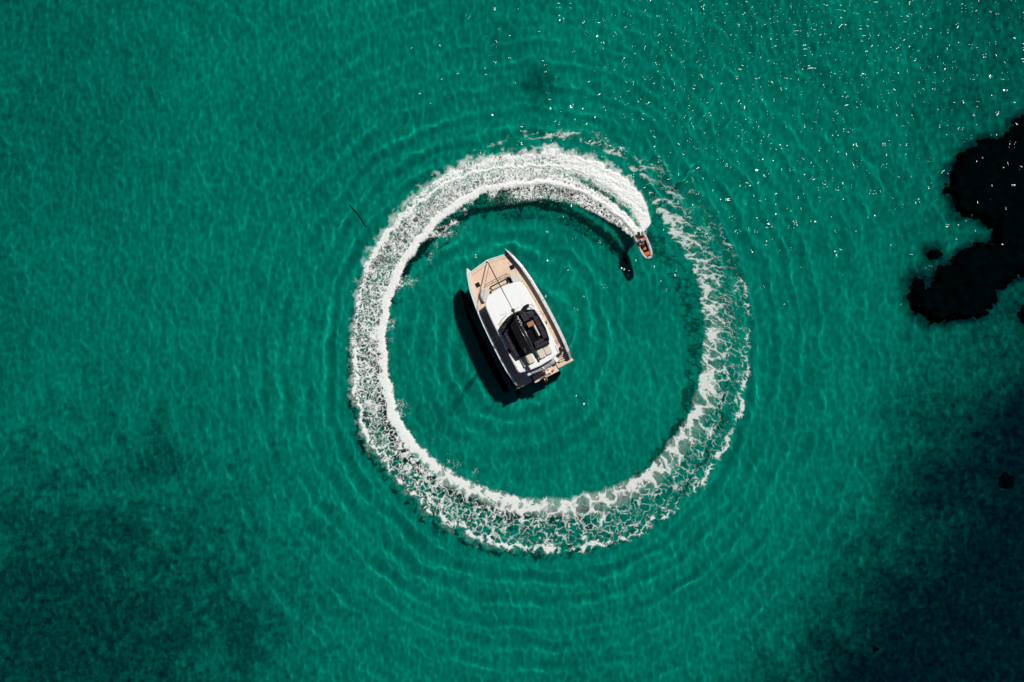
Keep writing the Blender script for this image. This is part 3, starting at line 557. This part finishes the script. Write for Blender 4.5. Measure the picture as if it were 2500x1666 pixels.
# ------------------------------------------------------------------ people
def person(base, J, skin, label, clothes, hair_len=.0):
    """one continuous body grown over a skeleton of joints (given in the frame of matrix base)"""
    P = {k: Vector(v) for k, v in J.items()}
    V = []; E = []; Rd = []
    def v(p, r): V.append(Vector(p)); Rd.append(r); return len(V)-1
    def chain(i, pts):
        for p, r in pts: j = v(p, r); E.append((i, j)); i = j
        return i
    pel = v(P['pelvis'], .125); mid = v((P['pelvis']+P['chest'])/2, .115); E.append((pel, mid))
    ch = v(P['chest'], .125); E.append((mid, ch)); nb = v(P['neck'], .065); E.append((ch, nb))
    up = (P['head']-P['neck']).normalized(); hd = chain(nb, [(P['neck']+up*.06, .055), (P['head']-up*.05, .078), (P['head']+up*.03, .092), (P['head']+up*.10, .06)])
    face = Vector(J.get('face', (0,-1,0))).normalized(); side = up.cross(face).normalized()
    for s in 'lr':
        sh = chain(ch, [(P['sh_'+s], .062)]); el = chain(sh, [((P['sh_'+s]+P['el_'+s])/2, .05), (P['el_'+s], .042), ((P['el_'+s]*.5+P['ha_'+s]*.5), .038)])
        d = (P['ha_'+s]-P['el_'+s]).normalized(); wr = chain(el, [(P['ha_'+s]-d*.07, .028), (P['ha_'+s], .036)])
        a = d.cross(Vector((0,0,1))); a = a.normalized() if a.length > .1 else Vector((1,0,0)); b = a.cross(d)
        for k, (o_, l) in enumerate(((-.030,.07),(-.010,.085),(.010,.08),(.030,.06))):
            chain(wr, [(P['ha_'+s]+a*o_+d*.045, .0095), (P['ha_'+s]+a*o_*1.15+d*(.045+l*.5)-b*.008, .0085), (P['ha_'+s]+a*o_*1.2+d*(.04+l)-b*.025, .007)])
        sg = 1 if s == 'l' else -1
        chain(wr, [(P['ha_'+s]+a*sg*.045+d*.01, .011), (P['ha_'+s]+a*sg*.065+d*.045, .009)])
        hp = chain(pel, [(P['hip_'+s], .095)]); kn = chain(hp, [((P['hip_'+s]+P['kn_'+s])/2, .080), (P['kn_'+s], .058), (P['kn_'+s]*.65+P['an_'+s]*.35, .056), (P['an_'+s], .038)])
        chain(kn, [(P['an_'+s]*.5+P['toe_'+s]*.5, .038), (P['toe_'+s], .026)])
    me = bpy.data.meshes.new('person'); me.from_pydata(V, E, []); o = bpy.data.objects.new('person', me); col.objects.link(o)
    sk = o.modifiers.new('skin', 'SKIN'); sk.use_smooth_shade = True; o.modifiers.new('sub', 'SUBSURF').levels = 1
    for i, r in enumerate(Rd): me.skin_vertices[0].data[i].radius = (r, r)
    me.skin_vertices[0].data[0].use_root = True
    dg = bpy.context.evaluated_depsgraph_get(); ev = bpy.data.meshes.new_from_object(o.evaluated_get(dg)); o.modifiers.clear()
    n0 = len(ev.polygons)
    g = G(); g.v = [tuple(q.co) for q in ev.vertices]; g.f = [tuple(q.vertices) for q in ev.polygons]; mats = [0]*n0
    H = P['head']
    def bit(c, r, mi):
        k = len(g.f); g.ball(tuple(c), r, 6, 4); mats.extend([mi]*(len(g.f)-k))
    bit(H+face*.095-up*.012, .018, 0)
    for s in (-1, 1): bit(H+side*s*.092-up*.005, .024, 0); bit(H+face*.083+side*s*.032+up*.012, .012, 1)
    bit(H+face*.082-up*.055, (.02,.02,.008), 2)
    bm_ = bpy.data.meshes.new('person'); bm_.from_pydata(g.v, [], g.f); bm_.polygons.foreach_set('use_smooth', [True]*len(g.f))
    for m_ in (skin, 'eye', 'lip'): bm_.materials.append(M[m_])
    bm_.polygons.foreach_set('material_index', mats); bm_.update(); o.data = bm_
    o.matrix_world = base; tag(o, label, 'person')
    hg = G().ball((0,0,0), (.108,.112,.105), 14, 9)
    hv = []
    for q in hg.v:
        w_ = Vector(q); hv.append(H+up*.035-face*.018+side*w_.x+face*w_.y+up*w_.z)
    hg.v = [tuple(q) for q in hv]
    hg.f = [f for f in hg.f if all((Vector(hg.v[i])-H).dot(face) < .062+.6*max(0, (Vector(hg.v[i])-H).dot(up)-.03) and (Vector(hg.v[i])-H).dot(up) > -.05-hair_len for i in f)]
    hg.build('hair', 'hair', o, smooth=True)
    nv = [Vector(q.normal) for q in bm_.vertices]
    for nm, mat, test in clothes:
        cg = G(); mp = {}
        for f in g.f[:n0]:
            c = sum((Vector(g.v[i]) for i in f), Vector())/len(f)
            if test(c, P):
                for i in f:
                    if i not in mp: mp[i] = len(cg.v); cg.v.append(tuple(Vector(g.v[i])+nv[i]*.012))
                cg.f.append(tuple(mp[i] for i in f))
        if cg.f: cg.build(nm, mat, o, smooth=True)
    return o
def near(a, b, r, lo=0., hi=1.):
    def f(c, P):
        A, B = P[a], P[b]; d = B-A; t = (c-A).dot(d)/d.length_squared
        return lo <= t <= hi and (A+d*t-c).length < r
    return f
def anyof(*fs): return lambda c, P: any(f(c, P) for f in fs)
shorts = anyof(near('pelvis','chest',.3,-.5,.25), near('hip_l','kn_l',.13,-.3,.55), near('hip_r','kn_r',.13,-.3,.55))
brief = anyof(near('pelvis','chest',.2,-.35,.15))
top = anyof(near('pelvis','chest',.19,.12,1.15), near('sh_l','el_l',.09,-.4,.55), near('sh_r','el_r',.09,-.4,.55))
boatM = Matrix.Translation(BO) @ Matrix.Rotation(BR, 4, 'Z')
def B(x, y, z): return boatM @ Matrix.Translation((x, y, z)) 
# lying on the swim platform, knees up, head to starboard
person(B(.37,-6.50,.6), dict(pelvis=(-.18,.0,.13), chest=(.22,-.03,.15), neck=(.41,-.05,.17), head=(.54,-.08,.20), face=(.2,0,1),
    sh_l=(.33,.14,.14), sh_r=(.32,-.22,.14), el_l=(.10,.27,.10), ha_l=(-.10,.16,.22), el_r=(.08,-.30,.08), ha_r=(-.14,-.26,.06),
    hip_l=(-.20,.09,.12), hip_r=(-.20,-.10,.12), kn_l=(-.44,.22,.46), kn_r=(-.48,.06,.42), an_l=(-.62,.28,.09), an_r=(-.70,.14,.08), toe_l=(-.77,.32,.03), toe_r=(-.85,.20,.03)),
    'skin', 'person in a white top lying on the swim platform with bent knees', [('shirt','white_cloth',top),('swim_shorts','white_cloth',brief)])
# sitting on the platform edge, feet to the water, leaning on one arm
person(B(-.18,-6.80,.6), dict(pelvis=(0,.02,.13), chest=(-.02,.06,.52), neck=(-.02,.04,.70), head=(-.02,-.02,.83), face=(0,-1,-.25),
    sh_l=(.17,.04,.60), sh_r=(-.20,.06,.59), el_l=(.23,-.08,.36), ha_l=(.12,-.24,.26), el_r=(-.33,.14,.34), ha_r=(-.34,.20,.05),
    hip_l=(.10,-.02,.12), hip_r=(-.10,-.02,.12), kn_l=(.11,-.32,.12), kn_r=(-.12,-.34,.11), an_l=(.10,-.40,-.28), an_r=(-.14,-.42,-.28), toe_l=(.10,-.56,-.34), toe_r=(-.15,-.58,-.34)),
    'skin', 'bare-chested person sitting on the swim platform edge, legs over the water', [('swim_shorts','white_cloth',shorts)])
# standing on the starboard side deck above the stern steps
person(B(3.0,-5.0,1.462), dict(pelvis=(0,0,.92), chest=(.02,.06,1.30), neck=(.03,.10,1.48), head=(.04,.16,1.60), face=(0,1,-.3),
    sh_l=(-.17,.08,1.40), sh_r=(.21,.06,1.40), el_l=(-.24,.05,1.12), ha_l=(-.14,.22,.98), el_r=(.27,.08,1.12), ha_r=(.22,.30,1.02),
    hip_l=(-.09,0,.90), hip_r=(.09,0,.90), kn_l=(-.10,.04,.48), kn_r=(.10,.06,.48), an_l=(-.10,-.02,.08), an_r=(.10,.02,.08), toe_l=(-.12,.15,.03), toe_r=(.12,.18,.03)),
    'skin2', 'person in a pink top standing on the side deck above the stern steps', [('shirt','pink_cloth',top),('shorts','dark_cloth',shorts)])
# driving the dinghy
person(din_m @ Matrix.Translation((.19,-.64,.55)), dict(pelvis=(0,-.02,.11), chest=(0,.03,.50), neck=(0,.06,.68), head=(0,.10,.81), face=(0,1,-.1),
    sh_l=(-.18,.04,.59), sh_r=(.18,.04,.59), el_l=(-.26,.16,.36), ha_l=(-.27,.42,.26), el_r=(.20,.22,.38), ha_r=(-.02,.43,.28),
    hip_l=(-.10,.02,.10), hip_r=(.10,.02,.10), kn_l=(-.14,.40,.10), kn_r=(.14,.42,.10), an_l=(-.15,.46,-.24), an_r=(.15,.50,-.24), toe_l=(-.16,.62,-.28), toe_r=(.16,.66,-.28)),
    'skin', 'dark-haired person in a white shirt driving the grey dinghy', [('shirt','white_cloth',top),('shorts','dark_cloth',shorts)])
